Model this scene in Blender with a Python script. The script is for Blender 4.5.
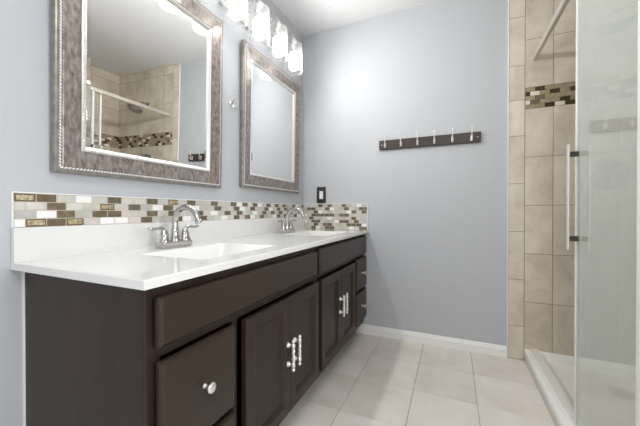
import bpy, bmesh, math, random
from mathutils import Vector, Matrix
random.seed(7)
PI = math.pi
for o in list(bpy.data.objects): bpy.data.objects.remove(o)
COL = bpy.context.scene.collection
SC = bpy.context.scene

# ------------------------------------------------------------------ camera
cam_d = bpy.data.cameras.new('camera'); cam = bpy.data.objects.new('camera', cam_d); COL.objects.link(cam)
cam_d.sensor_width = 36.0; cam_d.lens = 301.0/640*36; cam_d.clip_start = 0.02
cam.location = (1.1487, -2.2542, 0.9389)
cam.rotation_euler = (PI/2-0.006, 0, 0.4145)
SC.camera = cam
# ------------------------------------------------------------------ world, lights, exposure
w = bpy.data.worlds.new('world'); SC.world = w; w.use_nodes = True
w.node_tree.nodes['Background'].inputs[0].default_value = (0.93, 0.96, 1, 1)
w.node_tree.nodes['Background'].inputs[1].default_value = 0.35
def area(name, loc, rot, sx, sy, power, col):
    d = bpy.data.lights.new(name, 'AREA'); d.shape = 'RECTANGLE'; d.size = sx; d.size_y = sy
    d.energy = power; d.color = col
    o = bpy.data.objects.new(name, d); COL.objects.link(o); o.location = loc; o.rotation_euler = rot
    return o
XR_ = 2.43
BACK_FILL_P = 1.8      # added fill light from behind, set in the unseen doorway
FILL_DOME_P = 3.4       # multiplier on the added ceiling fill dome, out of view
BULB_E = 84.0      # glow of each vanity bulb towards the room
BULB_B = 0.9       # and of its rear half, next to the wall plate
SIDE_FILL_P = 4.5        # added side light from the right, set in an invented window
area('side_fill_light', (XR_ - 0.012, -1.86, 1.30), (0, PI/2, 0), 0.86, 0.66, SIDE_FILL_P, (0.98, 0.99, 1.0))
area('back_fill_light', (1.35, -3.42, 1.05), (PI/2, 0, 0), 0.78, 1.95, BACK_FILL_P, (0.97, 0.98, 1.0))
vs = SC.view_settings
vs.view_transform = 'Standard'; vs.look = 'None'; vs.gamma = 1; vs.use_curve_mapping = False
vs.exposure = 1.9

# ------------------------------------------------------------------ materials
def srgb(r, g, b):
    f = lambda c: (c/255/12.92) if c/255 <= 0.04045 else ((c/255+0.055)/1.055)**2.4
    return (f(r), f(g), f(b), 1)
def mat(name, col, rough=0.5, metal=0.0, spec=0.5, bump=0.0, bscale=200, var=0.0, vscale=6, coat=0.0, stretch=(1,1,1), var2=None):
    m = bpy.data.materials.new(name); m.use_nodes = True
    nt = m.node_tree; b = nt.nodes['Principled BSDF']
    b.inputs['Base Color'].default_value = col; b.inputs['Roughness'].default_value = rough
    b.inputs['Metallic'].default_value = metal; b.inputs['Specular IOR Level'].default_value = spec
    b.inputs['Coat Weight'].default_value = coat
    tc = nt.nodes.new('ShaderNodeTexCoord'); mp = nt.nodes.new('ShaderNodeMapping')
    mp.inputs['Scale'].default_value = stretch
    nt.links.new(tc.outputs['Object'], mp.inputs[0])
    if var > 0 or var2:
        n = nt.nodes.new('ShaderNodeTexNoise'); n.inputs['Scale'].default_value = vscale; n.inputs['Detail'].default_value = 6
        nt.links.new(mp.outputs[0], n.inputs['Vector'])
        r = nt.nodes.new('ShaderNodeValToRGB')
        r.color_ramp.elements[0].position = 0.3; r.color_ramp.elements[1].position = 0.7
        c2 = var2 if var2 else tuple(min(1, c*(1+var)) for c in col[:3])+(1,)
        c1 = col if var2 else tuple(c*(1-var) for c in col[:3])+(1,)
        r.color_ramp.elements[0].color = c1; r.color_ramp.elements[1].color = c2
        nt.links.new(n.outputs['Fac'], r.inputs[0]); nt.links.new(r.outputs[0], b.inputs['Base Color'])
    if bump > 0:
        n = nt.nodes.new('ShaderNodeTexNoise'); n.inputs['Scale'].default_value = bscale; n.inputs['Detail'].default_value = 3
        nt.links.new(mp.outputs[0], n.inputs['Vector'])
        bn = nt.nodes.new('ShaderNodeBump'); bn.inputs['Strength'].default_value = bump; bn.inputs['Distance'].default_value = 0.002
        nt.links.new(n.outputs['Fac'], bn.inputs['Height']); nt.links.new(bn.outputs[0], b.inputs['Normal'])
    return m
def tile_mat(name, ca, cb, cc, rough, scale=5.0, island=0.12):
    """veined stone look; each tile (mesh island) gets its own patch and tone"""
    m = bpy.data.materials.new(name); m.use_nodes = True; nt = m.node_tree; L = nt.links
    b = nt.nodes['Principled BSDF']; b.inputs['Roughness'].default_value = rough
    tc = nt.nodes.new('ShaderNodeTexCoord'); g = nt.nodes.new('ShaderNodeNewGeometry')
    mul = nt.nodes.new('ShaderNodeVectorMath'); mul.operation = 'SCALE'; mul.inputs[0].default_value = (13, 7, 29)
    L.new(g.outputs['Random Per Island'], mul.inputs['Scale'])
    add = nt.nodes.new('ShaderNodeVectorMath'); L.new(tc.outputs['Object'], add.inputs[0]); L.new(mul.outputs[0], add.inputs[1])
    n = nt.nodes.new('ShaderNodeTexNoise'); n.inputs['Scale'].default_value = scale; n.inputs['Detail'].default_value = 8
    n.inputs['Roughness'].default_value = 0.62; n.inputs['Distortion'].default_value = 0.5
    L.new(add.outputs[0], n.inputs['Vector'])
    r = nt.nodes.new('ShaderNodeValToRGB'); e = r.color_ramp.elements
    e[0].position = 0.32; e[0].color = ca; e[1].position = 0.68; e[1].color = cc
    k = e.new(0.5); k.color = cb
    L.new(n.outputs['Fac'], r.inputs[0])
    hs = nt.nodes.new('ShaderNodeHueSaturation')
    mr = nt.nodes.new('ShaderNodeMapRange'); mr.inputs['To Min'].default_value = 1-island; mr.inputs['To Max'].default_value = 1+island
    L.new(g.outputs['Random Per Island'], mr.inputs['Value']); L.new(mr.outputs[0], hs.inputs['Value'])
    L.new(r.outputs[0], hs.inputs['Color']); L.new(hs.outputs[0], b.inputs['Base Color'])
    return m

M = {}
M['wall'] = mat('blue_grey_paint', srgb(190, 193, 197), 0.6, bump=0.06, bscale=260, spec=0.2)
M['ceil'] = mat('ceiling_white', srgb(228, 228, 229), 0.8, bump=0.05, bscale=120)
M['trim'] = mat('white_trim', srgb(240, 240, 238), 0.35)
M['marble'] = mat('white_marble', srgb(228, 228, 226), 0.12, var=0.015, vscale=5, coat=0.3)
M['acrylic'] = mat('white_acrylic', srgb(244, 244, 241), 0.22)
M['wood'] = mat('espresso_wood', srgb(43, 32, 27), 0.36, bump=0.15, bscale=60, var2=srgb(54, 42, 35), vscale=14, stretch=(1, 1, 0.12), spec=0.28)
M['woodh'] = mat('espresso_wood_horizontal', srgb(47, 37, 30), 0.33, bump=0.15, bscale=60, var2=srgb(58, 47, 39), vscale=14, stretch=(1, 0.12, 1), spec=0.33)
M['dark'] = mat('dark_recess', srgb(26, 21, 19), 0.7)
M['nickel'] = mat('brushed_nickel', (0.74, 0.72, 0.69, 1), 0.24, 1.0)
M['chrome'] = mat('chrome', (0.52, 0.51, 0.495, 1), 0.13, 1.0)
M['satin'] = mat('satin_white_metal', (0.83, 0.81, 0.77, 1), 0.32, 0.85)
M['header'] = mat('champagne_header', (0.66, 0.62, 0.55, 1), 0.35, 0.6)
M['rack'] = mat('rack_walnut', srgb(50, 38, 34), 0.4, var2=srgb(66, 50, 43), vscale=10, stretch=(0.15, 1, 1), bump=0.1)
M['bronze'] = mat('oil_rubbed_bronze', srgb(74, 68, 60), 0.38, 0.7)
M['white_plastic'] = mat('white_plastic', srgb(238, 236, 230), 0.35)
M['grout'] = mat('grout', srgb(128, 115, 98), 0.85)
M['groutl'] = mat('mosaic_grout', srgb(196, 190, 180), 0.85)
M['floor'] = tile_mat('floor_tile', srgb(212, 203, 194), srgb(224, 217, 209), srgb(232, 226, 219), 0.35, 3.5, 0.03)
M['tile'] = tile_mat('shower_tile', srgb(196, 184, 166), srgb(214, 204, 188), srgb(226, 218, 204), 0.35, 5, 0.035)
M['m_beige'] = tile_mat('mosaic_beige', srgb(196, 191, 181), srgb(205, 201, 192), srgb(214, 211, 204), 0.15, 30, 0.06)
M['m_grey'] = tile_mat('mosaic_grey_glass', srgb(182, 182, 176), srgb(191, 191, 185), srgb(200, 200, 196), 0.08, 30, 0.05)
M['m_white'] = mat('mosaic_white', srgb(240, 240, 238), 0.15)
M['m_brown'] = tile_mat('mosaic_brown', srgb(98, 86, 68), srgb(114, 101, 82), srgb(130, 117, 98), 0.12, 60, 0.12)
M['m_gold'] = mat('mosaic_gold', srgb(124, 108, 78), 0.35, 0.3, var2=srgb(214, 202, 168), vscale=130, bump=0.5, bscale=120)
M['m_goldrim'] = mat('mosaic_gold_rim', srgb(112, 96, 66), 0.3, 0.3)
M['m_tan'] = tile_mat('mosaic_tan_glass', srgb(150, 136, 110), srgb(163, 149, 124), srgb(176, 163, 139), 0.1, 60, 0.08)
M['m_dark'] = tile_mat('mosaic_dark', srgb(58, 46, 32), srgb(72, 58, 42), srgb(84, 70, 52), 0.1, 60, 0.2)
M['m_cream'] = mat('mosaic_cream', srgb(232, 226, 212), 0.15)
# mirror frame: distressed silver over brown, streaked
M['frame'] = mat('distressed_frame', srgb(108, 97, 92), 0.34, 0.4, var2=srgb(170, 162, 157), vscale=85, bump=0.3, bscale=150, stretch=(1, 0.9, 0.45))
M['frame_edge'] = mat('frame_outer_edge', srgb(128, 122, 116), 0.35, 0.5, var2=srgb(158, 152, 146), vscale=40)
M['silver'] = mat('silver_beading', (0.74, 0.72, 0.69, 1), 0.3, 0.6)
M['rope'] = mat('pale_rope_silver', (0.93, 0.92, 0.9, 1), 0.35, 0.15)
M['mirror'] = mat('mirror_silvering', (0.88, 0.89, 0.885, 1), 0.004, 1.0)
M['black'] = mat('dark_line', srgb(22, 20, 20), 0.6)
M['drain'] = mat('drain_metal', (0.20, 0.20, 0.19, 1), 0.4, 0.7)

def emit(name, col, s):
    m = bpy.data.materials.new(name); m.use_nodes = True; nt = m.node_tree
    nt.nodes.remove(nt.nodes['Principled BSDF'])
    e = nt.nodes.new('ShaderNodeEmission'); e.inputs[0].default_value = col; e.inputs[1].default_value = s
    nt.links.new(e.outputs[0], nt.nodes['Material Output'].inputs[0]); return m
M['bulb'] = emit('lit_frosted_glass', (1.0, 0.985, 0.96, 1), BULB_E)
M['bulb_rear'] = emit('lit_frosted_glass_rear', (1.0, 0.985, 0.96, 1), BULB_B)
M['dome'] = emit('fill_dome_glow', (1.0, 0.98, 0.95, 1), 3.2*FILL_DOME_P)  # glow of the added ceiling fill dome

def glass(name, tint, haze, hazecol, ior=1.5):
    """flat pane: Fresnel mirror reflection over straight-through transmission, plus a thin milky film"""
    m = bpy.data.materials.new(name); m.use_nodes = True; nt = m.node_tree; L = nt.links
    nt.nodes.remove(nt.nodes['Principled BSDF'])
    g = nt.nodes.new('ShaderNodeNewGeometry')
    mx = nt.nodes.new('ShaderNodeMapRange'); mx.inputs['To Min'].default_value = ior; mx.inputs['To Max'].default_value = 1/ior
    L.new(g.outputs['Backfacing'], mx.inputs['Value'])
    fr = nt.nodes.new('ShaderNodeFresnel'); L.new(mx.outputs[0], fr.inputs['IOR'])
    tr = nt.nodes.new('ShaderNodeBsdfTransparent'); tr.inputs[0].default_value = tint
    gl = nt.nodes.new('ShaderNodeBsdfGlossy'); gl.inputs['Roughness'].default_value = 0.02
    gl.inputs[0].default_value = (0.93, 0.97, 0.94, 1)
    df = nt.nodes.new('ShaderNodeBsdfDiffuse'); df.inputs[0].default_value = hazecol
    tl = nt.nodes.new('ShaderNodeBsdfTranslucent'); tl.inputs[0].default_value = hazecol
    md = nt.nodes.new('ShaderNodeMixShader'); md.inputs[0].default_value = 0.5
    dt = nt.nodes.new('ShaderNodeVectorMath'); dt.operation = 'DOT_PRODUCT'
    L.new(g.outputs['Incoming'], dt.inputs[0]); L.new(g.outputs['Normal'], dt.inputs[1])
    ab = nt.nodes.new('ShaderNodeMath'); ab.operation = 'ABSOLUTE'; L.new(dt.outputs['Value'], ab.inputs[0])
    mxx = nt.nodes.new('ShaderNodeMath'); mxx.operation = 'MAXIMUM'; L.new(ab.outputs[0], mxx.inputs[0]); mxx.inputs[1].default_value = 0.1
    dv = nt.nodes.new('ShaderNodeMath'); dv.operation = 'DIVIDE'; dv.inputs[0].default_value = haze; L.new(mxx.outputs[0], dv.inputs[1]); dv.use_clamp = True
    L.new(df.outputs[0], md.inputs[1]); L.new(tl.outputs[0], md.inputs[2])
    mh = nt.nodes.new('ShaderNodeMixShader'); L.new(dv.outputs[0], mh.inputs[0])
    L.new(tr.outputs[0], mh.inputs[1]); L.new(md.outputs[0], mh.inputs[2])
    mg = nt.nodes.new('ShaderNodeMixShader'); L.new(fr.outputs[0], mg.inputs[0])
    L.new(mh.outputs[0], mg.inputs[1]); L.new(gl.outputs[0], mg.inputs[2])
    L.new(mg.outputs[0], nt.nodes['Material Output'].inputs[0]); return m
M['pane'] = glass('shower_glass', (0.97, 0.98, 0.965, 1), 0.07, (0.95, 0.96, 0.935, 1))
M['shade'] = glass('clear_seeded_shade', (0.98, 0.98, 0.98, 1), 0.05, (0.95, 0.95, 0.95, 1), 1.35)
M['seal'] = mat('white_seal', srgb(222, 224, 218), 0.4)

# ------------------------------------------------------------------ helpers
class MB:
    def __init__(s): s.bm = bmesh.new()
    def box(s, a, b, mi=0, bev=0.0, seg=2):
        x0, y0, z0 = a; x1, y1, z1 = b
        bm = bmesh.new()
        vs_ = [bm.verts.new(p) for p in ((x0,y0,z0),(x1,y0,z0),(x1,y1,z0),(x0,y1,z0),(x0,y0,z1),(x1,y0,z1),(x1,y1,z1),(x0,y1,z1))]
        for f in ((0,3,2,1),(4,5,6,7),(0,1,5,4),(1,2,6,5),(2,3,7,6),(3,0,4,7)): bm.faces.new([vs_[i] for i in f])
        if bev > 0: bmesh.ops.bevel(bm, geom=list(bm.edges), offset=bev, segments=seg, affect='EDGES', profile=0.5)
        s.merge(bm, mi); return s
    def merge(s, bm, mi=0, mtx=None, smooth=None):
        vm = {}
        for v in bm.verts: vm[v] = s.bm.verts.new(mtx @ v.co if mtx else v.co)
        for f in bm.faces:
            try:
                nf = s.bm.faces.new([vm[v] for v in f.verts]); nf.material_index = mi
                nf.smooth = f.smooth if smooth is None else smooth
            except ValueError: pass
        bm.free()
    def tube(s, pts, r, seg=12, mi=0, caps=True):
        """swept tube along points; r scalar or list"""
        pts = [Vector(p) for p in pts]; n = len(pts)
        rs = r if isinstance(r, (list, tuple)) else [r]*n
        t0 = (pts[1]-pts[0]).normalized(); up = Vector((0,0,1)) if abs(t0.z) < 0.9 else Vector((1,0,0))
        u = t0.cross(up).normalized(); rings = []
        for i, p in enumerate(pts):
            t = (pts[min(i+1,n-1)]-pts[max(i-1,0)]).normalized()
            u = (u - t*u.dot(t)).normalized(); v = t.cross(u)
            rings.append([s.bm.verts.new(p+(u*math.cos(2*PI*k/seg)+v*math.sin(2*PI*k/seg))*rs[i]) for k in range(seg)])
        for i in range(n-1):
            for k in range(seg):
                f = s.bm.faces.new((rings[i][k], rings[i][(k+1)%seg], rings[i+1][(k+1)%seg], rings[i+1][k])); f.smooth = True; f.material_index = mi
        if caps:
            s.bm.faces.new(rings[0][::-1]).material_index = mi; s.bm.faces.new(rings[-1]).material_index = mi
        return s
    def lathe(s, prof, origin, axis='Z', seg=24, mi=0, mtx=None, smooth=True):
        """prof: (radius, height) pairs"""
        R = {'Z': Matrix.Identity(3), 'X': Matrix(((0,0,1),(0,1,0),(-1,0,0))), 'Y': Matrix(((1,0,0),(0,0,1),(0,-1,0)))}[axis]
        if mtx: R = mtx
        o = Vector(origin); rings = []
        for (r, h) in prof:
            if r < 1e-6: rings.append([s.bm.verts.new(o + R @ Vector((0,0,h)))])
            else: rings.append([s.bm.verts.new(o + R @ Vector((r*math.cos(2*PI*k/seg), r*math.sin(2*PI*k/seg), h))) for k in range(seg)])
        for a, b in zip(rings, rings[1:]):
            for k in range(seg):
                k2 = (k+1) % seg
                if len(a) == 1 and len(b) == 1: continue
                if len(a) == 1: vs_ = (a[0], b[k2], b[k])
                elif len(b) == 1: vs_ = (a[k], a[k2], b[0])
                else: vs_ = (a[k], a[k2], b[k2], b[k])
                f = s.bm.faces.new(vs_); f.smooth = smooth; f.material_index = mi
        return s
    def build(s, name, mats, parent=None, loc=None):
        bmesh.ops.recalc_face_normals(s.bm, faces=list(s.bm.faces))
        me = bpy.data.meshes.new(name); s.bm.to_mesh(me); s.bm.free()
        for m in (mats if isinstance(mats, (list, tuple)) else [mats]): me.materials.append(m)
        o = bpy.data.objects.new(name, me); COL.objects.link(o)
        if parent: o.parent = parent
        if loc: o.location = loc
        return o
def tag(o, label=None, cat=None, group=None, kind=None):
    if label: o['label'] = label
    if cat: o['category'] = cat
    if group: o['group'] = group
    if kind: o['kind'] = kind
    return o
def thing(name, loc, label, cat, group=None):
    o = bpy.data.objects.new(name, None); COL.objects.link(o); o.location = loc; o.empty_display_size = 0.05
    return tag(o, label, cat, group)
def kids(o): return [c for c in bpy.data.objects if c.parent == o]
def copy_tree(o, parent=None):
    c = o.copy(); COL.objects.link(c); c.parent = parent
    for k in kids(o): copy_tree(k, c)
    return c
def arc(c, r, a0, a1, n, plane='xz'):
    out = []
    for i in range(n+1):
        a = math.radians(a0+(a1-a0)*i/n); p, q = r*math.cos(a), r*math.sin(a)
        out.append((c[0]+p, c[1], c[2]+q) if plane == 'xz' else (c[0]+p, c[1]+q, c[2]) if plane == 'xy' else (c[0], c[1]+p, c[2]+q))
    return out

# ------------------------------------------------------------------ room shell
H = 2.40; XR = 2.43; YB = -3.35; T = 0.10
def struct(name, mb, m, parent=None):
    o = mb.build(name, m, parent); o['kind'] = 'structure'; return o
# floor: square ceramic tiles over grout
f = MB(); f.box((-T, YB-T, -0.10), (XR+T, T, -0.002), 1)
xs_ = [0.0, 0.053, 0.358, 0.663, 0.963, 1.262, 1.565, 1.87, 2.175, XR]
ys_ = [-0.008, -0.309, -0.612, -0.918] ; 
while ys_[-1] > YB: ys_.append(ys_[-1]-0.305)
ys_[-1] = YB
g = 0.0022
for i in range(len(xs_)-1):
    for j in range(len(ys_)-1):
        f.box((xs_[i]+g/2, ys_[j+1]+g/2, -0.006), (xs_[i+1]-g/2, ys_[j]-g/2, 0.0), 0, 0.0009, 1)
struct('floor', f, [M['floor'], M['grout']])
struct('ceiling', MB().box((-T, YB-T, H), (XR+T, T, H+0.08)), M['ceil'])
struct('wall_left', MB().box((-T, YB, 0), (0, T, H)), M['wall'])
struct('wall_far', MB().box((0, 0, 0), (XR+T, T, H)), M['wall'])
wr = MB(); wr.box((XR, YB, 0), (XR+T, -2.20, H)); wr.box((XR, -1.52, 0), (XR+T, 0, H)); wr.box((XR, -2.20, 0), (XR+T, -1.52, 0.86)); wr.box((XR, -2.20, 1.74), (XR+T, -1.52, H))
struct('wall_right', wr, M['wall'])
wn = MB()
for a, b in (((XR-0.010, -2.26, 0.80), (XR-0.0005, -2.20, 1.80)), ((XR-0.010, -1.52, 0.80), (XR-0.0005, -1.46, 1.80)), ((XR-0.010, -2.20, 0.80), (XR-0.0005, -1.52, 0.86)), ((XR-0.010, -2.20, 1.74), (XR-0.0005, -1.52, 1.80)), ((XR+0.03, -2.20, 1.285), (XR+0.06, -1.52, 1.315))): wn.box(a, b, 0, 0.002)
wo = struct('added_window_1', wn, M['trim'])  # invented window, unseen, added to carry the side light
struct('added_window_1_glass', MB().box((XR+0.042, -2.20, 0.86), (XR+0.048, -1.52, 1.74)), M['pane'], wo)
wb = MB(); wb.box((-T, YB-T, 0), (0.92, YB, H)); wb.box((1.78, YB-T, 0), (XR+T, YB, H)); wb.box((0.92, YB-T, 2.05), (1.78, YB, H))
struct('wall_back', wb, M['wall'])
dm = MB()
dm.box((0.85, YB, 0), (0.93, YB+0.018, 2.12), 0, 0.003); dm.box((1.77, YB, 0), (1.85, YB+0.018, 2.12), 0, 0.003)
dm.box((0.93, YB, 2.04), (1.77, YB+0.018, 2.12), 0, 0.003)
struct('added_door_1', dm, M['trim'])  # doorway is unseen, added to let fill light in from behind
# partition that closes the near end of the shower
YP = -1.222
struct('wall_partition', MB().box((1.60, YP-0.11, 0), (XR, YP, H)), M['wall'])
# baseboards (colonial profile)
def baseboard(name, x0, x1, y, sgn=-1):
    prof = [(0,0),(0.013,0),(0.013,0.045),(0.011,0.052),(0.008,0.056),(0.007,0.064),(0.003,0.070),(0,0.070)]
    mb = MB(); a = [mb.bm.verts.new((x0, y+sgn*p, z)) for p, z in prof]; b = [mb.bm.verts.new((x1, y+sgn*p, z)) for p, z in prof]
    n = len(prof)
    for i in range(n): mb.bm.faces.new((a[i], a[(i+1)%n], b[(i+1)%n], b[i]))
    mb.bm.faces.new(a); mb.bm.faces.new(b[::-1])
    return struct(name, mb, M['trim'])
baseboard('baseboard_far', 0.462, 1.470, 0)
def baseboard_y(name, x, y0, y1, sgn):
    return struct(name, MB().box((min(x, x+sgn*0.013), y0, 0), (max(x, x+sgn*0.013), y1, 0.07), 0, 0.004), M['trim'])
baseboard_y('baseboard_left', 0.0, YB, -1.80, 1)
baseboard_y('baseboard_right', XR, YB, YP-0.11, -1)

# ------------------------------------------------------------------ shower wall tile
def clip_tiles(mb, u0, u1, v0, v1, us, vs_, put, gap=0.003, mi=0):
    for i in range(len(us)-1):
        for j in range(len(vs_)-1):
            a, b = max(us[i], u0)+gap/2, min(us[i+1], u1)-gap/2; c, d = max(vs_[j], v0)+gap/2, min(vs_[j+1], v1)-gap/2
            if b-a > 0.004 and d-c > 0.004: put(a, b, c, d, mi)
TH = 0.008
MZ0, MZ1 = 1.577, 1.709
tw = MB()
tw.box((1.474, -TH+0.0015, 0), (XR, 0, H), 1)
putf = lambda a, b, c, d, mi, m=None: tw.box((a, -TH, c), (b, -0.001, d), mi, 0.0008, 1)
clip_tiles(tw, 1.476, 1.563, 0, H, [1.476, 1.563], [0, .212, .507, .81, 1.113, 1.413, 1.64, 1.855, 2.16, H], putf)
clip_tiles(tw, 1.563, XR, 0.05, MZ0, [1.563, 1.708, 2.010, 2.315, XR], [0.05, .37, .673, .976, 1.277, MZ0], putf)
clip_tiles(tw, 1.563, XR, MZ1, H, [1.563, 1.708, 2.010, 2.315, XR], [MZ1, 2.008, 2.31, H], putf)
swf = struct('wall_shower_far', tw, [M['tile'], M['grout']])
tr_ = MB(); tr_.box((1.472, -0.011, 0), (1.4762, 0, H), 0, 0.0012, 1)
struct('trim_1', tr_, M['trim'])
tw = MB(); tw.box((XR-TH+0.0015, YP, 0), (XR, -TH, H), 1)
putr = lambda a, b, c, d, mi: tw.box((XR-TH, a, c), (XR-0.001, b, d), mi, 0.0008, 1)
ysr = [YP, -0.915, -0.61, -0.305, -TH]
clip_tiles(tw, YP, -TH, 0.05, MZ0, ysr, [0.05, .37, .673, .976, 1.277, MZ0], putr)
clip_tiles(tw, YP, -TH, MZ1, H, ysr, [MZ1, 2.008, 2.31, H], putr)
swr = struct('wall_shower_right', tw, [M['tile'], M['grout']])
tw = MB(); tw.box((1.60, YP, 0), (XR-TH, YP+TH-0.0015, H), 1)
putn = lambda a, b, c, d, mi: tw.box((a, YP+0.001, c), (b, YP+TH, d), mi, 0.0008, 1)
clip_tiles(tw, 1.605, XR-TH, 0.05, H, [1.605, 1.708, 2.010, 2.315, XR-TH], [0.05, .37, .673, .976, 1.277, 1.577, 1.88, 2.185, H], putn)
struct('wall_shower_near', tw, [M['tile'], M['grout']])
# mosaic band in the shower
BK = {'t': 0, 'd': 1, 'w': 2, 'o': 3}
rows_b = ["tdtttdtttwtdttdtt", "dwtdtdtwttdttwdtt", "totttttdwttdttttd", "wottdtttdtwttdttt", "ttdwdttwtdttdwttd"]
half = [0, 1, 0, 1, 0]
def band(put, u0, u1, rev=False, shift=0):
    rh = (MZ1-MZ0)/5
    for r in range(5):
        z1 = MZ1-r*rh; z0 = z1-rh; u = u0; k = 0
        while u < u1-0.004:
            wdt = 0.025 if (k == 0 and half[r]) else 0.05
            e = min(u+wdt, u1); ch = rows_b[r][(k+shift) % 17]
            a, b = (u0+u1-e, u0+u1-u) if rev else (u, e)
            put(a+0.001, b-0.001, z0+0.001, z1-0.001, BK[ch]); u = e; k += 1
mb = MB(); mb.box((1.564, -TH+0.001, MZ0), (XR-TH, -0.0015, MZ1), 4)
band(lambda a, b, c, d, mi: mb.box((a, -TH-0.0006, c), (b, -0.003, d), mi, 0.0006, 1), 1.565, XR-TH)
BM_ = [M['m_tan'], M['m_dark'], M['m_cream'], M['m_brown'], M['grout']]
mb.build('mosaic_band', BM_, swf)
mb = MB(); mb.box((XR-TH+0.001, YP+TH, MZ0), (XR-0.0015, -TH, MZ1), 4)
band(lambda a, b, c, d, mi: mb.box((XR-TH-0.0006, a, c), (XR-0.003, b, d), mi, 0.0006, 1), YP+TH, -TH-0.001, True, 5)
mb.build('mosaic_band', BM_, swr)

# ------------------------------------------------------------------ shower pan
pan = thing('shower_pan', (1.99, -0.6, 0), 'white acrylic shower pan with a low curb along the tiled floor', 'shower pan')
PX, PY = 1.99, -0.6
mb = MB(); bm = mb.bm
X0, X1, Y0, Y1 = 1.563, XR-TH-0.001, YP+TH+0.001, -TH-0.001
# cross profile across x (outer curb -> bed), swept as nested rectangles
def ring(x0, x1, y0, y1, z, r=0.0):
    if r <= 0: pts = [(x0,y0),(x1,y0),(x1,y1),(x0,y1)]
    n = 6; pts = []
    for cx_, cy_, a0 in ((x1-r, y1-r, 0), (x0+r, y1-r, 90), (x0+r, y0+r, 180), (x1-r, y0+r, 270)):
        for i in range(n+1):
            a = math.radians(a0+90*i/n); pts.append((cx_+r*math.cos(a), cy_+r*math.sin(a)))
    return [bm.verts.new((px-PX, py-PY, z)) for px, py in pts]
R = [ring(X0, X1, Y0, Y1, 0.0, 0.001), ring(X0, X1, Y0, Y1, 0.066, 0.001), ring(X0+0.004, X1, Y0, Y1, 0.073, 0.002), ring(X0+0.012, X1-0.004, Y0+0.004, Y1-0.004, 0.076, 0.004),
     ring(X0+0.022, X1-0.006, Y0+0.006, Y1-0.006, 0.0745, 0.005),
     ring(X0+0.078, X1-0.022, Y0+0.022, Y1-0.022, 0.073, 0.02), ring(X0+0.088, X1-0.028, Y0+0.028, Y1-0.028, 0.069, 0.028),
     ring(X0+0.104, X1-0.04, Y0+0.04, Y1-0.04, 0.038, 0.04), ring(X0+0.125, X1-0.055, Y0+0.055, Y1-0.055, 0.031, 0.05),
     ring(X0+0.30, X1-0.36, Y0+0.66, Y1-0.20, 0.022, 0.06)]
for a, b in zip(R, R[1:]):
    n = len(a)
    for i in range(n):
        fc = bm.faces.new((a[i], a[(i+1)%n], b[(i+1)%n], b[i])); fc.smooth = True
bm.faces.new(R[-1]); bm.faces.new(R[0][::-1])
mb.build('basin', M['acrylic'], pan)
dr = MB().lathe([(0, .004), (.044, .004), (.050, .0035), (.055, .001), (.055, 0)], (1.931-PX, -0.262-PY, 0.0235), seg=32)
dro = dr.build('drain', M['drain'], pan); dro['label'] = 'round grey drain cover'

# ------------------------------------------------------------------ shower enclosure
enc = thing('shower_enclosure', (1.61, YP+TH, 0.076), 'glass shower enclosure with pale metal header bar, two sliding panes above the white curb', 'shower door')
EX, EY, EZ = 1.61, YP+TH, 0.0745
L_ = lambda x, y, z: (x-EX, y-EY, z-EZ)
enc.location = (EX, EY, EZ)
mb = MB(); mb.box(L_(1.601, YP+TH+0.001, 1.870), L_(1.622, -TH-0.001, 1.904), 0, 0.004)
mb.build('header_bar', M['header'], enc)
mb = MB(); mb.box(L_(1.592, YP+TH+0.001, 0.0760), L_(1.645, YP+TH+0.022, 1.873), 0, 0.003)
mb.build('wall_jamb', M['seal'], enc)
mb = MB(); mb.box(L_(1.600, -TH-0.004, 0.0762), L_(1.632, YP+0.032, 0.086), 0, 0.002)
mb.build('bottom_track', M['seal'], enc)
def pane(x, ya, yb):
    p = MB().box(L_(x-0.003, ya, 0.088), L_(x+0.003, yb, 1.873)).build('sliding_panel', M['pane'], enc)
    MB().box(L_(x-0.006, yb-0.001, 0.088), L_(x+0.006, yb+0.013, 1.871), 0, 0.002).build('edge_seal', M['seal'], p)
    return p
p1 = pane(1.606, YP+0.034, -0.743); p1['label'] = 'outer glass panel carrying the pull handle'
p2 = pane(1.630, YP+0.034, -0.672); p2['label'] = 'inner glass panel behind the outer one'
mb = MB(); mb.box(L_(1.566, -0.764, .785), L_(1.575, -0.750, 1.205), 0, 0.003)
hn = mb.build('pull_handle', M['satin'], p1)
for z in (.83, 1.165):
    q_ = MB().box(L_(1.5745, -0.764, z-.010), L_(1.6028, -0.750, z+.010), 0, 0.002).build('handle_bracket', M['bronze'], p1)

# shower head on the far tiled wall
sh = thing('wall_shower_fixture', (1.94, -TH, 2.03), 'round chrome shower head on a bent arm, high on the tiled shower wall', 'shower head')
SX, SY, SZ = 1.94, -TH, 2.03
a_ = [(0, 0, 0), (0, -.03, .004), (0, -.06, .0), (0, -.09, -.012), (0, -.115, -.032), (0, -.128, -.05)]
mb = MB().tube(a_, 0.0095, 12); mb.lathe([(.03, 0), (.03, .004), (.018, .010), (.0, .011)], (0, 0, 0), 'Y', 24, mtx=Matrix(((1,0,0),(0,0,-1),(0,1,0))))
mb.build('arm', M['chrome'], sh)
Rm = Matrix.Rotation(math.radians(-24), 3, 'X') @ Matrix.Scale(-1, 3, Vector((0,0,1)))
mb = MB().lathe([(0, -.012), (.014, -.012), (.018, .004), (.03, .014), (.062, .026), (.074, .034), (.076, .042), (.072, .046), (0, .046)], (0, -.13, -.055), seg=32, mtx=Rm)
mb.build('spray_head', M['chrome'], sh)
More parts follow.
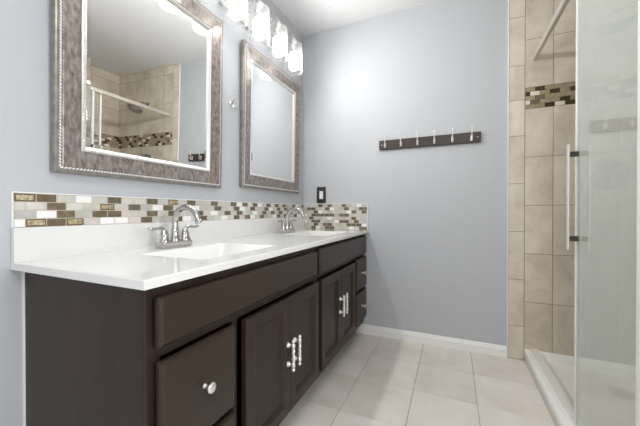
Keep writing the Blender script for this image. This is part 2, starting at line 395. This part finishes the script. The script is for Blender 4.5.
# mixing valve
vv = thing('shower_valve', (1.965, -TH, 1.145), 'round chrome shower valve plate with lever handle, seen through the glass', 'shower valve')
FY = Matrix(((1,0,0),(0,0,-1),(0,1,0)))
MB().lathe([(0, .0), (.088, .0), (.090, .004), (.084, .011), (.045, .017), (0, .018)], (0,0,0), seg=40, mtx=FY).build('escutcheon', M['chrome'], vv)
mb = MB().lathe([(.026, .015), (.026, .04), (.022, .05), (.0, .052)], (0,0,0), seg=24, mtx=FY)
mb.tube([(0, -.044, 0), (-.03, -.05, .002), (-.07, -.056, .004), (-.085, -.056, .006)], [.011, .010, .008, .006], 12)
mb.build('lever_handle', M['chrome'], vv)

# ------------------------------------------------------------------ vanity cabinet
VY0 = -1.797; CF = 0.530; ZT = 0.7725; ZB = 0.092
van = thing('vanity_cabinet', (0, VY0, 0), 'long dark espresso double vanity cabinet against the grey wall', 'cabinet')
V = lambda x, y, z: (x, y-VY0, z)
mb = MB()
E_ = 0.0015
mb.box(V(0.001, VY0, 0.0), V(0.46, VY0+0.018, ZT)); mb.box(V(0.46, VY0, ZB), V(CF-0.0192, VY0+0.018, ZT))      # near end panel
mb.box(V(0.001, -0.019, 0.0), V(0.455, -0.002, ZT)); mb.box(V(0.455, -0.019, ZB), V(CF-0.0192, -0.002, ZT))
mb.box(V(0.002, VY0+0.018, ZB), V(CF-0.019, -0.019, ZB+0.018))       # bottom
mb.box(V(0.001, VY0+0.018, ZB), V(0.010, -0.019, ZT))                # back
mb.box(V(0.15, -1.49, ZB+0.018), V(CF-0.019, -1.475, 0.60)); mb.box(V(0.15, -0.29, ZB+0.018), V(CF-0.019, -0.275, 0.60))
mb.box(V(0.15, -0.895, ZB+0.018), V(CF-0.019, -0.88, 0.60))
mb.build('carcass', M['wood'], van)
mb = MB(); fr_ = lambda y0, y1, z0, z1: mb.box(V(CF-0.019, y0, z0), V(CF-0.007, y1, z1), 0, 0.0008, 1)
ST = ((VY0, VY0+0.035), (-1.512, -1.487), (-0.911, -0.862), (-0.294, -0.279), (-0.03, -0.002))
for y0, y1 in ST: fr_(y0, y1, ZB, ZT)
for k in range(4):
    y0, y1 = ST[k][1], ST[k+1][0]
    for z0, z1 in ((0.735, ZT), (0.598, 0.625), (ZB, ZB+0.045))+(((0.33, 0.355),) if k == 0 else ((0.352, 0.378),) if k == 3 else ()): fr_(y0, y1, z0, z1)
mb.build('face_frame', M['wood'], van)
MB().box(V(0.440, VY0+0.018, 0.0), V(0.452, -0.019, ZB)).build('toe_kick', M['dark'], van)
def slab(name, y0, y1, z0, z1):
    """drawer front: slab with stepped, eased edge"""
    mb = MB(); mb.box(V(CF+0.0005, y0, z0), V(CF+0.013, y1, z1), 0, 0.0012, 1)
    s = 0.007; t = 0.0012
    bm = bmesh.new(); a = []
    for x, k in ((CF+0.0125, 0.002), (CF+0.0150, 0.003), (CF+0.0195, 0.0075), (CF+0.0205, 0.0095)):
        a.append([bm.verts.new(V(x, y, z)) for y, z in ((y0+k, z0+k), (y1-k, z0+k), (y1-k, z1-k), (y0+k, z1-k))])
    for p, q in zip(a, a[1:]):
        for i in range(4): bm.faces.new((p[i], p[(i+1)%4], q[(i+1)%4], q[i]))
    bm.faces.new(a[-1]); mb.merge(bm)
    return mb.build(name, M['woodh'], van)
def knob_mb(y, z, x=CF+0.0205):
    prof = [(.0075, 0), (.0065, .003), (.0045, .007), (.0045, .014), (.008, .017), (.0125, .019), (.0142, .0225), (.0135, .026), (.010, .0275), (0, .029)]
    return MB().lathe(prof, V(x, y, z), 'X', 20, mtx=Matrix(((0,0,1),(1,0,0),(0,1,0))))
slab('false_front', -1.782, -0.917, 0.628, 0.744)
slab('false_front', -0.884, -0.012, 0.622, 0.752)
for (y0, y1, z0, z1) in ((-1.779, -1.521, 0.347, 0.594), (-1.779, -1.521, 0.130, 0.333), (-0.272, -0.008, 0.376, 0.600), (-0.272, -0.008, 0.140, 0.360)):
    d = slab('drawer_front', y0, y1, z0, z1)
    k = knob_mb((y0+y1)/2, (z0+z1)/2+0.006).build('knob', M['satin'], d); k['label'] = 'small satin nickel knob'
def cab_door(y0, y1, z0, z1, hy):
    fw = 0.052
    mb = MB()
    # back slab and frame as a nested profile: outer edge, rail face, ogee moulding, recessed panel
    bm = bmesh.new(); a = []
    for x, k in ((CF+0.0005, 0.0), (CF+0.0175, 0.0), (CF+0.0205, 0.003), (CF+0.0205, fw-0.008), (CF+0.0175, fw-0.004), (CF+0.0165, fw), (CF+0.0105, fw+0.007), (CF+0.0095, fw+0.0095)):
        a.append([bm.verts.new(V(x, y, z)) for y, z in ((y0+k, z0+k), (y1-k, z0+k), (y1-k, z1-k), (y0+k, z1-k))])
    bm.faces.new(a[0][::-1])
    for p, q in zip(a, a[1:]):
        for i in range(4): bm.faces.new((p[i], p[(i+1)%4], q[(i+1)%4], q[i]))
    bm.faces.new(a[-1]); mb.merge(bm)
    d = mb.build('door', M['wood'], van)
    zc = 0.5*(0.308+0.433) if y0 < -0.9 else 0.392
    xb = CF+0.047; hm = MB()
    for s in (-1, 1):
        zf = zc+s*0.038
        hm.lathe([(.0105, 0), (.0118, .003), (.0105, .008), (.0065, .011), (.0055, .020), (.007, .024)], V(CF+0.0205, hy, zf), seg=14, mtx=Matrix(((0,0,1),(1,0,0),(0,1,0))))
        hm.lathe([(0, -.012), (.006, -.0105), (.0084, -.005), (.0090, 0), (.0084, .005), (.006, .0105), (0, .012)], V(xb, hy, zf), seg=14)
        hm.lathe([(0, -.008), (.0065, -.005), (.0078, 0), (.0065, .005), (0, .008)], V(xb, hy, zc+s*0.056), seg=14)
    hm.tube([V(xb, hy, zc-0.05), V(xb, hy, zc+0.05)], 0.0042, 10)
    for ph in range(3):   # reeded grip between the posts
        hm.tube([V(xb+.0044*math.cos(ph*2.094+i*0.5), hy+.0044*math.sin(ph*2.094+i*0.5), zc-0.03+0.06*i/12) for i in range(13)], 0.0032, 6)
    h = hm.build('bar_handle', M['satin'], d); h['label'] = 'satin nickel bar pull with turned posts'
    return d
cab_door(-1.475, -1.1905, 0.128, 0.592, -1.216)
cab_door(-1.1885, -0.906, 0.128, 0.592, -1.163)
cab_door(-0.866, -0.5855, 0.134, 0.592, -0.612)
cab_door(-0.5835, -0.303, 0.134, 0.592, -0.557)
mb = MB(); mb.box((0, VY0-0.004, 0), (0.005, VY0+0.0, ZT-0.001), 0); cs = mb.build('trim_2', M['trim']); cs['kind'] = 'structure'

# ------------------------------------------------------------------ countertop with two integral basins
CL = -1.8263; CD = 0.559; CZ = 0.7933
ct = thing('countertop', (0, CL, ZT), 'white cultured marble countertop with two moulded sink basins on the dark vanity', 'countertop')
K = lambda x, y, z: (x, y-CL, z-ZT)
NX, NY = 100, 366
BYS = (-1.366, -0.43)
def cz(x, y):
    z = CZ
    for by in BYS:
        u = (x-0.322)/0.148; v = (y-by)/0.208
        d = (abs(u)**14+abs(v)**14)**(1/14)
        if d < 1.0:
            t = 1-d
            s = min(1, t/0.6); s = s*(1.35-0.35*s)
            z -= 0.080*s + 0.006*min(1, t)
        elif d < 1.10: z -= 0.0
    return z
xsg = [0.001+(CD-0.0035-0.001)*i/NX for i in range(NX+1)]; ysg = [CL+0.0025+(-0.0015-CL-0.0025)*j/NY for j in range(NY+1)]
mb = MB(); bm = mb.bm
grid = [[bm.verts.new(K(x, y, cz(x, y))) for y in ysg] for x in xsg]
for i in range(NX):
    for j in range(NY):
        fc = bm.faces.new((grid[i][j], grid[i+1][j], grid[i+1][j+1], grid[i][j+1])); fc.smooth = True
# edge: eased roll then straight drop, underside lip
xe, ye = CD, CL
def edge_row(off, z):
    row = []
    for j in range(NY+1): row.append(bm.verts.new(K(xsg[-1]+off, ysg[j]-(off if j == 0 else 0), z)))
    return row
front = [grid[NX]]; near = [[grid[i][0] for i in range(NX+1)]]
for off, z in ((0.0018, CZ-0.0007), (0.0025, CZ-0.0025), (0.0035, CZ-0.0205)):
    fr2 = [bm.verts.new(K(xsg[-1]+off, ysg[j]-(off if j == 0 else 0), z)) for j in range(NY+1)]
    nr2 = [bm.verts.new(K(xsg[i], ysg[0]-off, z)) for i in range(NX)]+[fr2[0]]
    for j in range(NY): bm.faces.new((front[-1][j], fr2[j], fr2[j+1], front[-1][j+1])).smooth = off < 0.003
    for i in range(NX): bm.faces.new((near[-1][i], near[-1][i+1], nr2[i+1], nr2[i])).smooth = off < 0.003
    front.append(fr2); near.append(nr2)
a, b, c, d_ = front[-1][0], front[-1][-1], bm.verts.new(K(0.001, ysg[-1], CZ-0.0205)), near[-1][0]
i1 = bm.verts.new(K(CD-0.03, ysg[-1], CZ-0.0205)); i2 = bm.verts.new(K(CD-0.03, CL+0.03, CZ-0.0205)); i3 = bm.verts.new(K(0.001, CL+0.03, CZ-0.0205))
bm.faces.new((a, b, i1, i2)); bm.faces.new((a, i2, i3, d_))
mb.build('slab', M['marble'], ct)
mb = MB(); mb.box(K(0.0005, CL, CZ-0.001), K(0.019, -0.0015, 0.8915), 0, 0.002)
sp = mb.build('backsplash_lip', M['marble'], ct)
for by in BYS:
    mb = MB().lathe([(0, .002), (.012, .003), (.019, .002), (.021, 0)], K(0.322, by, CZ-0.086+0.001), seg=24)
    mb.build('drain', M['chrome'], ct)

# ------------------------------------------------------------------ mosaic backsplashes
MK = {'g': 0, 's': 1, 'w': 2, 'b': 3, 'o': 4}
MM = [M['m_beige'], M['m_grey'], M['m_white'], M['m_brown'], M['m_gold'], M['groutl'], M['m_goldrim'], M['trim']]
r1 = "obgwsbggbsogbsgbgsbwbgbwsbgbgbsgbwgb"
r2 = "ggbggogbswbgbwsgbsgbwgbgsbwgbgbsgwb"
r3 = "swbsbbggbgbgsbgwgbgbgswgbsbgbgwbgsb"
r4 = "wobogwwgbsgbwgbsgwgbgbwgbsgwbgbsgbw"
mosl = thing('mosaic_backsplash', (0, CL, 0.8915), 'long low strip of brown, grey and white mosaic tile under the mirrors', 'backsplash')
Q = lambda x, y, z: (x, y-CL, z-0.8915)
mb = MB(); Z0, Z1 = 0.8918, 0.993; rh = (Z1-0.002-Z0)/4
mb.box(Q(0.0005, CL+0.003, Z0), Q(0.0078, -0.001, Z1-0.0015), 5)
P_ = 0.0508
for r, seq in enumerate((r1, r2, r3, r4)):
    z1 = Z1-0.002-r*rh; z0 = z1-rh; y = CL+0.004; k = 0
    while y < -0.012:
        wd = P_/2 if (k == 0 and r % 2 == 1) else P_
        e = min(y+wd, -0.010); ch = seq[k % len(seq)]
        A = (0.002, y+0.0012, z0+0.0012); B = (0.0092, e-0.0012, z1-0.0012)
        if e-y > 0.006:
            if ch == 'o':
                mb.box(Q(*A), Q(*B), 6, 0.0008, 1); mb.box(Q(0.004, A[1]+.0035, A[2]+.0035), Q(0.0100, B[1]-.0035, B[2]-.0035), 4, 0.0008, 1)
            else: mb.box(Q(*A), Q(*B), MK[ch], 0.0008, 1)
        y = e; k += 1
mb.build('mosaic_tiles', MM, mosl)
mb = MB(); mb.box(Q(0, CL, Z0-0.0002), Q(0.011, CL+0.003, Z1), 0, 0.0008, 1); mb.box(Q(0, CL+0.003, Z1-0.0015), Q(0.011, -0.0105, Z1+0.002), 0, 0.0006, 1)
mb.build('edge_trim', M['trim'], mosl)
mosf = thing('mosaic_backsplash', (0.28, 0, CZ), 'short tall panel of brown and white mosaic tile under the light switch', 'backsplash')
Q = lambda x, y, z: (x-0.28, y, z-CZ)
mb = MB(); Z0f = CZ+0.001; Z1f = 0.996; rh = (Z1f-Z0f)/8
mb.box(Q(0.0205, -0.0078, Z0f), Q(0.5535, -0.0005, Z1f), 5)
rf = ["gggbgbggbsgwgb", "sbbggbwgsbgsbb", "gsbwgsgggwbgbg", "wgbbbbbsbbggsg", "gbgsgwggsgbgsw", "wgbbgsgwbbgbgs", "sgbgbbgsgbbbwg", "ggbwgbbgsgwgbb"]
for r in range(8):
    z1 = Z1f-r*rh; z0 = z1-rh; x = 0.021; k = 0
    while x < 0.548:
        wd = P_*0.8/2 if (k == 0 and r % 2 == 1) else P_*0.8
        e = min(x+wd, 0.5525); ch = rf[r][k % 14]
        if e-x > 0.005: mb.box(Q(x+0.0012, -0.0092, z0+0.0012), Q(e-0.0012, -0.002, z1-0.0012), MK[ch], 0.0008, 1)
        x = e; k += 1
mb.build('mosaic_tiles', MM, mosf)
mb = MB(); mb.box(Q(0.553, -0.011, Z0f), Q(0.557, 0, Z1f+0.002), 0, 0.0008, 1); mb.box(Q(0.0115, -0.011, Z1f), Q(0.553, 0, Z1f+0.0025), 0, 0.0006, 1)
mb.build('edge_trim', M['trim'], mosf)

# ------------------------------------------------------------------ faucets
def faucet(by, label):
    t = thing('faucet', (0.100, by, CZ), label, 'faucet', 'chrome faucets on the countertop')
    mb = MB(); mb.box((-.026, -.074, .0003), (.026, .068, .024), 0, 0.004, 2); mb.build('base_plate', M['chrome'], t)
    mb = MB().lathe([(.024, .020), (.0245, .028), (.021, .036), (.0175, .050), (.0155, .062), (.0165, .065), (.0165, .068), (.0140, .071), (.0130, .085)], (0, 0, 0), seg=20)
    pts = [(0, 0, .07), (0, 0, .085), (0, 0, .098)]+arc((.063, 0, .099), .063, 178, 25, 18)+[(.1245, 0, .117), (.129, 0, .106)]
    mb.tube(pts, [.0130]*3+[.0128-.0010*i/19 for i in range(19)]+[.0118, .0118], 14)
    mb.tube([(.128, 0, .109), (.1325, 0, .098)], .0135, 16)
    mb.build('spout', M['chrome'], t)
    for s in (-1, 1):
        mb = MB().lathe([(.0235, .020), (.0235, .028), (.0195, .036), (.0165, .046), (.0175, .050), (.0175, .053), (.0145, .057), (.0125, .067), (.009, .072), (0, .074)], (0, s*.051, 0), seg=20)
        mb.tube([(0, s*.051, .060), (0, s*.055, .072), (0, s*.064, .079), (.001, s*.080, .079), (.002, s*.098, .0765), (.003, s*.114, .078), (.003, s*.121, .0805)], [.0085, .0080, .0068, .0058, .0055, .0066, .0045], 12)
        mb.build('lever_handle', M['chrome'], t)
    return t
faucet(-1.358, 'nearer and larger-looking of the two chrome two-handle faucets on the white countertop')
faucet(-0.438, 'farther chrome faucet on the countertop, close to the tall mosaic panel in the corner')

# ------------------------------------------------------------------ framed mirrors
def ring_profile(mb, hy, hz, prof, mi=0, smooth=False):
    """prof: (inset from outer edge, x height); loops in the yz plane, mitred"""
    a = []
    for k, x in prof:
        a.append([mb.bm.verts.new((x, y, z)) for y, z in ((-hy+k, k), (hy-k, k), (hy-k, 2*hz-k), (-hy+k, 2*hz-k))])
    for p, q in zip(a, a[1:]):
        for i in range(4):
            fc = mb.bm.faces.new((p[i], p[(i+1)%4], q[(i+1)%4], q[i])); fc.material_index = mi; fc.smooth = smooth
    return a
def bead_run(mb, hy, hz, k, x, r, pitch, elong=1.0):
    corners = [(-hy+k, k), (hy-k, k), (hy-k, 2*hz-k), (-hy+k, 2*hz-k)]
    for c in range(4):
        p, q = Vector(corners[c]), Vector(corners[(c+1)%4]); L = (q-p).length; n = int(L/pitch); d = (q-p)/L
        nrm = Vector((-d.y, d.x))
        for i in range(n):
            c0 = p+d*(L*(i+.5)/n)
            # each bead: low dome, slightly slanted like a twisted rope
            base = []
            for m in range(6):
                an = 2*PI*m/6; off = d*(r*elong*math.cos(an)+0.75*r*math.sin(an))+nrm*(r*math.sin(an))
                base.append(mb.bm.verts.new((x, c0.x+off.x, c0.y+off.y)))
            mid = []
            for m in range(6):
                an = 2*PI*m/6; off = (d*(r*elong*math.cos(an)+0.75*r*math.sin(an))+nrm*(r*math.sin(an)))*0.72
                mid.append(mb.bm.verts.new((x+r*0.65, c0.x+off.x, c0.y+off.y)))
            top = mb.bm.verts.new((x+r*0.95, c0.x, c0.y))
            for m in range(6):
                f1 = mb.bm.faces.new((base[m], base[(m+1)%6], mid[(m+1)%6], mid[m])); f1.smooth = True
                f2 = mb.bm.faces.new((mid[m], mid[(m+1)%6], top)); f2.smooth = True
def wall_mirror(y0, y1, z0, z1, label, first=True):
    hy = (y1-y0)/2; hz = (z1-z0)/2
    t = thing('framed_mirror', (0.0015, (y0+y1)/2, z0), label, 'mirror', 'framed mirrors on the grey wall')
    t.rotation_euler = (0, math.radians(1.0), 0)
    FWd = 0.095
    mb = MB(); ring_profile(mb, hy, hz, [(0.002, 0.001), (0, 0.004), (0, 0.020), (0.002, 0.024), (0.006, 0.0265), (0.0125, 0.0265)], 0)
    mb.build('outer_edge', M['frame_edge'], t)
    mb = MB(); ring_profile(mb, hy, hz, [(0.0125, 0.0265), (0.0135, 0.0235), (0.0195, 0.0235), (0.0205, 0.0275), (0.024, 0.0285), (0.034, 0.0270), (0.050, 0.0235), (0.066, 0.0205), (0.075, 0.0195), (0.0755, 0.016), (0.078, 0.016)], 0)
    mb.build('frame', M['frame'], t)
    mb = MB(); bead_run(mb, hy, hz, 0.0165, 0.0232, 0.0044, 0.0105); 
    o = mb.build('rope_beading', M['rope'], t); o['label'] = 'silver rope beading'
    mb = MB(); ring_profile(mb, hy, hz, [(0.078, 0.013), (0.078, 0.0195), (0.081, 0.0215), (0.086, 0.0205), (0.091, 0.0165), (FWd, 0.0135), (FWd, 0.009)], 0)
    bead_run(mb, hy, hz, 0.0835, 0.0205, 0.0036, 0.011, 1.3)
    o = mb.build('inner_lip', M['silver'], t); o['label'] = 'silver beaded inner lip'
    mb = MB(); ring_profile(mb, hy, hz, [(FWd-0.001, 0.0100), (FWd+0.014, 0.0112)], 0)
    a = ring_profile(mb, hy, hz, [(FWd+0.014, 0.0112), (FWd+0.0141, 0.0112)], 0)
    mb.bm.faces.new(a[-1]); 
    mb.build('mirror_glass', M['mirror'], t)
    MB().box((0.002, -hy+0.004, 0.004), (0.008, hy-0.004, 2*hz-0.004)).build('backing', M['black'], t)
    return t
wall_mirror(-1.736, -1.000, 1.0610, 1.9400, 'large distressed silver-framed mirror with rope beading, reflecting the tiled shower')
wall_mirror(-0.827, -0.112, 1.0813, 1.9380, 'distressed silver-framed mirror nearest the room corner, reflecting only plain wall and ceiling')

# ------------------------------------------------------------------ vanity light
LX = 0.130; LYS = [-0.398, -0.603, -0.808, -1.013, -1.218, -1.423]
vl = thing('vanity_light', (0, -0.91, 2.09), 'six-lamp vanity light bar with clear glass shades above the mirrors', 'light fixture')
J = lambda x, y, z: (x, y+0.91, z-2.09)
mb = MB(); mb.box(J(0.0005, -1.53, 2.05), J(0.022, -0.29, 2.15), 0, 0.006, 3); mb.build('backplate', M['nickel'], vl)
for y in LYS:
    mb = MB().lathe([(.019, 0), (.019, .005), (.010, .010), (0, .011)], J(0.022, y, 2.105), seg=16, mtx=Matrix(((0,0,1),(1,0,0),(0,1,0))))
    mb.tube([J(0.022, y, 2.105), J(0.045, y, 2.12), J(0.06, y, 2.15), J(0.075, y, 2.175), J(0.098, y, 2.185), J(0.118, y, 2.172), J(LX, y, 2.145), J(LX, y, 2.12)], 0.0065, 10)
    mb.build('arm', M['nickel'], vl)
    s = MB().lathe([(.012, 2.145-2.1), (.022, 2.135-2.1), (.024, 2.10-2.1), (.0235, 2.085-2.1), (.017, 2.082-2.1), (.016, 2.049-2.1)], J(LX, y, 2.1), seg=20).build('socket_cap', M['nickel'], vl)
    mb = MB().lathe([(.0245, .193), (.050, .191), (.0575, .186), (.0600, .174), (.0600, .008), (.0585, -.002), (.0560, -.002), (.0570, .008)], J(LX, y, 1.912), seg=36)
    shd = mb.build('glass_shade', M['shade'], vl)
    mb = MB().lathe([(.0, .137), (.016, .136), (.027, .130), (.033, .118), (.034, .106), (.034, .034), (.031, .022), (.020, .013), (0, .010)], J(LX, y, 1.912), seg=24)
    mb.bm.normal_update()
    for fc in mb.bm.faces:
        cc_ = fc.calc_center_median(); an_ = abs(math.atan2(cc_.y-(y+0.91), cc_.x-LX))
        if an_ > math.radians(33) or cc_.z > 2.020-2.09: fc.material_index = 1
    b = mb.build('frosted_bulb', [M['bulb'], M['bulb_rear']], shd); b['label'] = 'glowing frosted inner glass'

# ------------------------------------------------------------------ fill dome added on the ceiling behind the viewpoint, out of view
dl = thing('fill_dome', (1.30, -2.72, H), 'round glowing dome added on the ceiling behind the viewpoint for fill', 'added fill lamp')
MB().lathe([(0, -.0005), (.19, -.0005), (.19, -.02), (.17, -.026), (0, -.026)], (0,0,0), seg=40).build('base', M['trim'], dl)
MB().lathe([(.168, -.026), (.160, -.05), (.13, -.078), (.07, -.096), (0, -.102)], (0,0,0), seg=40).build('glow_dome', M['dome'], dl)

# ------------------------------------------------------------------ hook rack on the far wall
hr = thing('hook_rack', (0.9825, 0, 1.394), 'dark wooden coat rack with six metal hooks on the grey wall', 'coat rack')
mb = MB().box((-.3365, -.018, 0), (.3365, -.0005, .070), 0, 0.003); mb.build('board', M['rack'], hr)
for x in (-.318, .318):
    MB().lathe([(0, .0), (.004, .0), (.0038, .002), (0, .0028)], (x, -.018, .035), seg=12, mtx=FY).build('screw_cap', M['satin'], hr)
for hx in (.692, .806, .921, 1.033, 1.148, 1.265):
    x = hx-0.9825
    mb = MB()
    mb.box((x-.007, -.022, .012), (x+.007, -.0178, .050), 0, 0.0018)
    mb.tube([(x, -.021, .034), (x, -.030, .037), (x, -.038, .046), (x, -.042, .060), (x, -.046, .082), (x, -.049, .094)], [.0050, .0046, .0040, .0036, .0034, .0034], 10)
    mb.lathe([(0, -.006), (.0045, -.004), (.0060, 0), (.0045, .004), (0, .006)], (x, -.0495, .097), seg=12)
    mb.tube([(x, -.020, .022), (x, -.028, .014), (x, -.037, .013), (x, -.044, .020), (x, -.046, .030)], [.0052, .0050, .0046, .0042, .0042], 10)
    mb.lathe([(0, -.005), (.0045, -.003), (.0062, 0), (.0045, .003), (0, .005)], (x, -.0462, .033), seg=12)
    h = mb.build('hook', M['satin'], hr)

# ------------------------------------------------------------------ robe hook between the mirrors
rh_ = thing('robe_hook', (0, -0.897, 1.548), 'small metal robe hook on the wall between the two mirrors', 'hook')
FX = Matrix(((0,0,1),(1,0,0),(0,1,0)))
mb = MB().lathe([(0, 0), (.017, 0), (.018, .003), (.015, .007), (.008, .010), (0, .010)], (0.0005, 0, .002), seg=24, mtx=FX)
mb.tube([(.008, 0, .005), (.022, 0, .012), (.030, 0, .026), (.034, 0, .040)], [.006, .0052, .0046, .0042], 10)
mb.lathe([(0, -.006), (.006, -.003), (.0072, 0), (.006, .003), (0, .006)], (.035, 0, .043), seg=12)
mb.tube([(.008, 0, 0), (.014, 0, -.018), (.026, 0, -.034), (.042, 0, -.034), (.050, 0, -.022), (.051, 0, -.010)], [.006, .0056, .0052, .0048, .0046, .0044], 10)
mb.lathe([(0, -.006), (.006, -.003), (.0070, 0), (.006, .003), (0, .006)], (.051, 0, -.006), seg=12)
mb.build('hook', M['nickel'], rh_); 

# ------------------------------------------------------------------ light switch
ls = thing('light_switch', (0.170, 0, 1.004), 'dark bronze wall plate with a white rocker switch above the mosaic', 'light switch')
mb = MB()
mb.box((-.040, -.007, 0), (-.0165, -.0005, .132), 0, 0.0022); mb.box((.0165, -.007, 0), (.040, -.0005, .132), 0, 0.0022)
mb.box((-.018, -.007, 0), (.018, -.0005, .033), 0, 0.0022); mb.box((-.018, -.007, .099), (.018, -.0005, .132), 0, 0.0022)
mb.build('wall_plate', M['bronze'], ls)
for z in (.016, .116): MB().lathe([(0, .0), (.003, .0), (.0028, .0012), (0, .0015)], (0, -.007, z), seg=10, mtx=FY).build('screw', M['bronze'], ls)
mb = MB().box((-.0165, -.0062, .034), (.0165, -.001, .098), 0, 0.001)
o = mb.build('rocker_frame', M['white_plastic'], ls)
bm = bmesh.new(); pr_ = [(-.0064, .037), (-.0125, .0385), (-.0078, .067), (-.0098, .0945), (-.0064, .0955)]
a = [bm.verts.new((-.013, y, z)) for y, z in pr_]; b = [bm.verts.new((.013, y, z)) for y, z in pr_]
for i in range(5): bm.faces.new((a[i], a[(i+1)%5], b[(i+1)%5], b[i]))
bm.faces.new(a); bm.faces.new(b[::-1])
mb = MB(); mb.merge(bm); mb.build('rocker', M['white_plastic'], o)
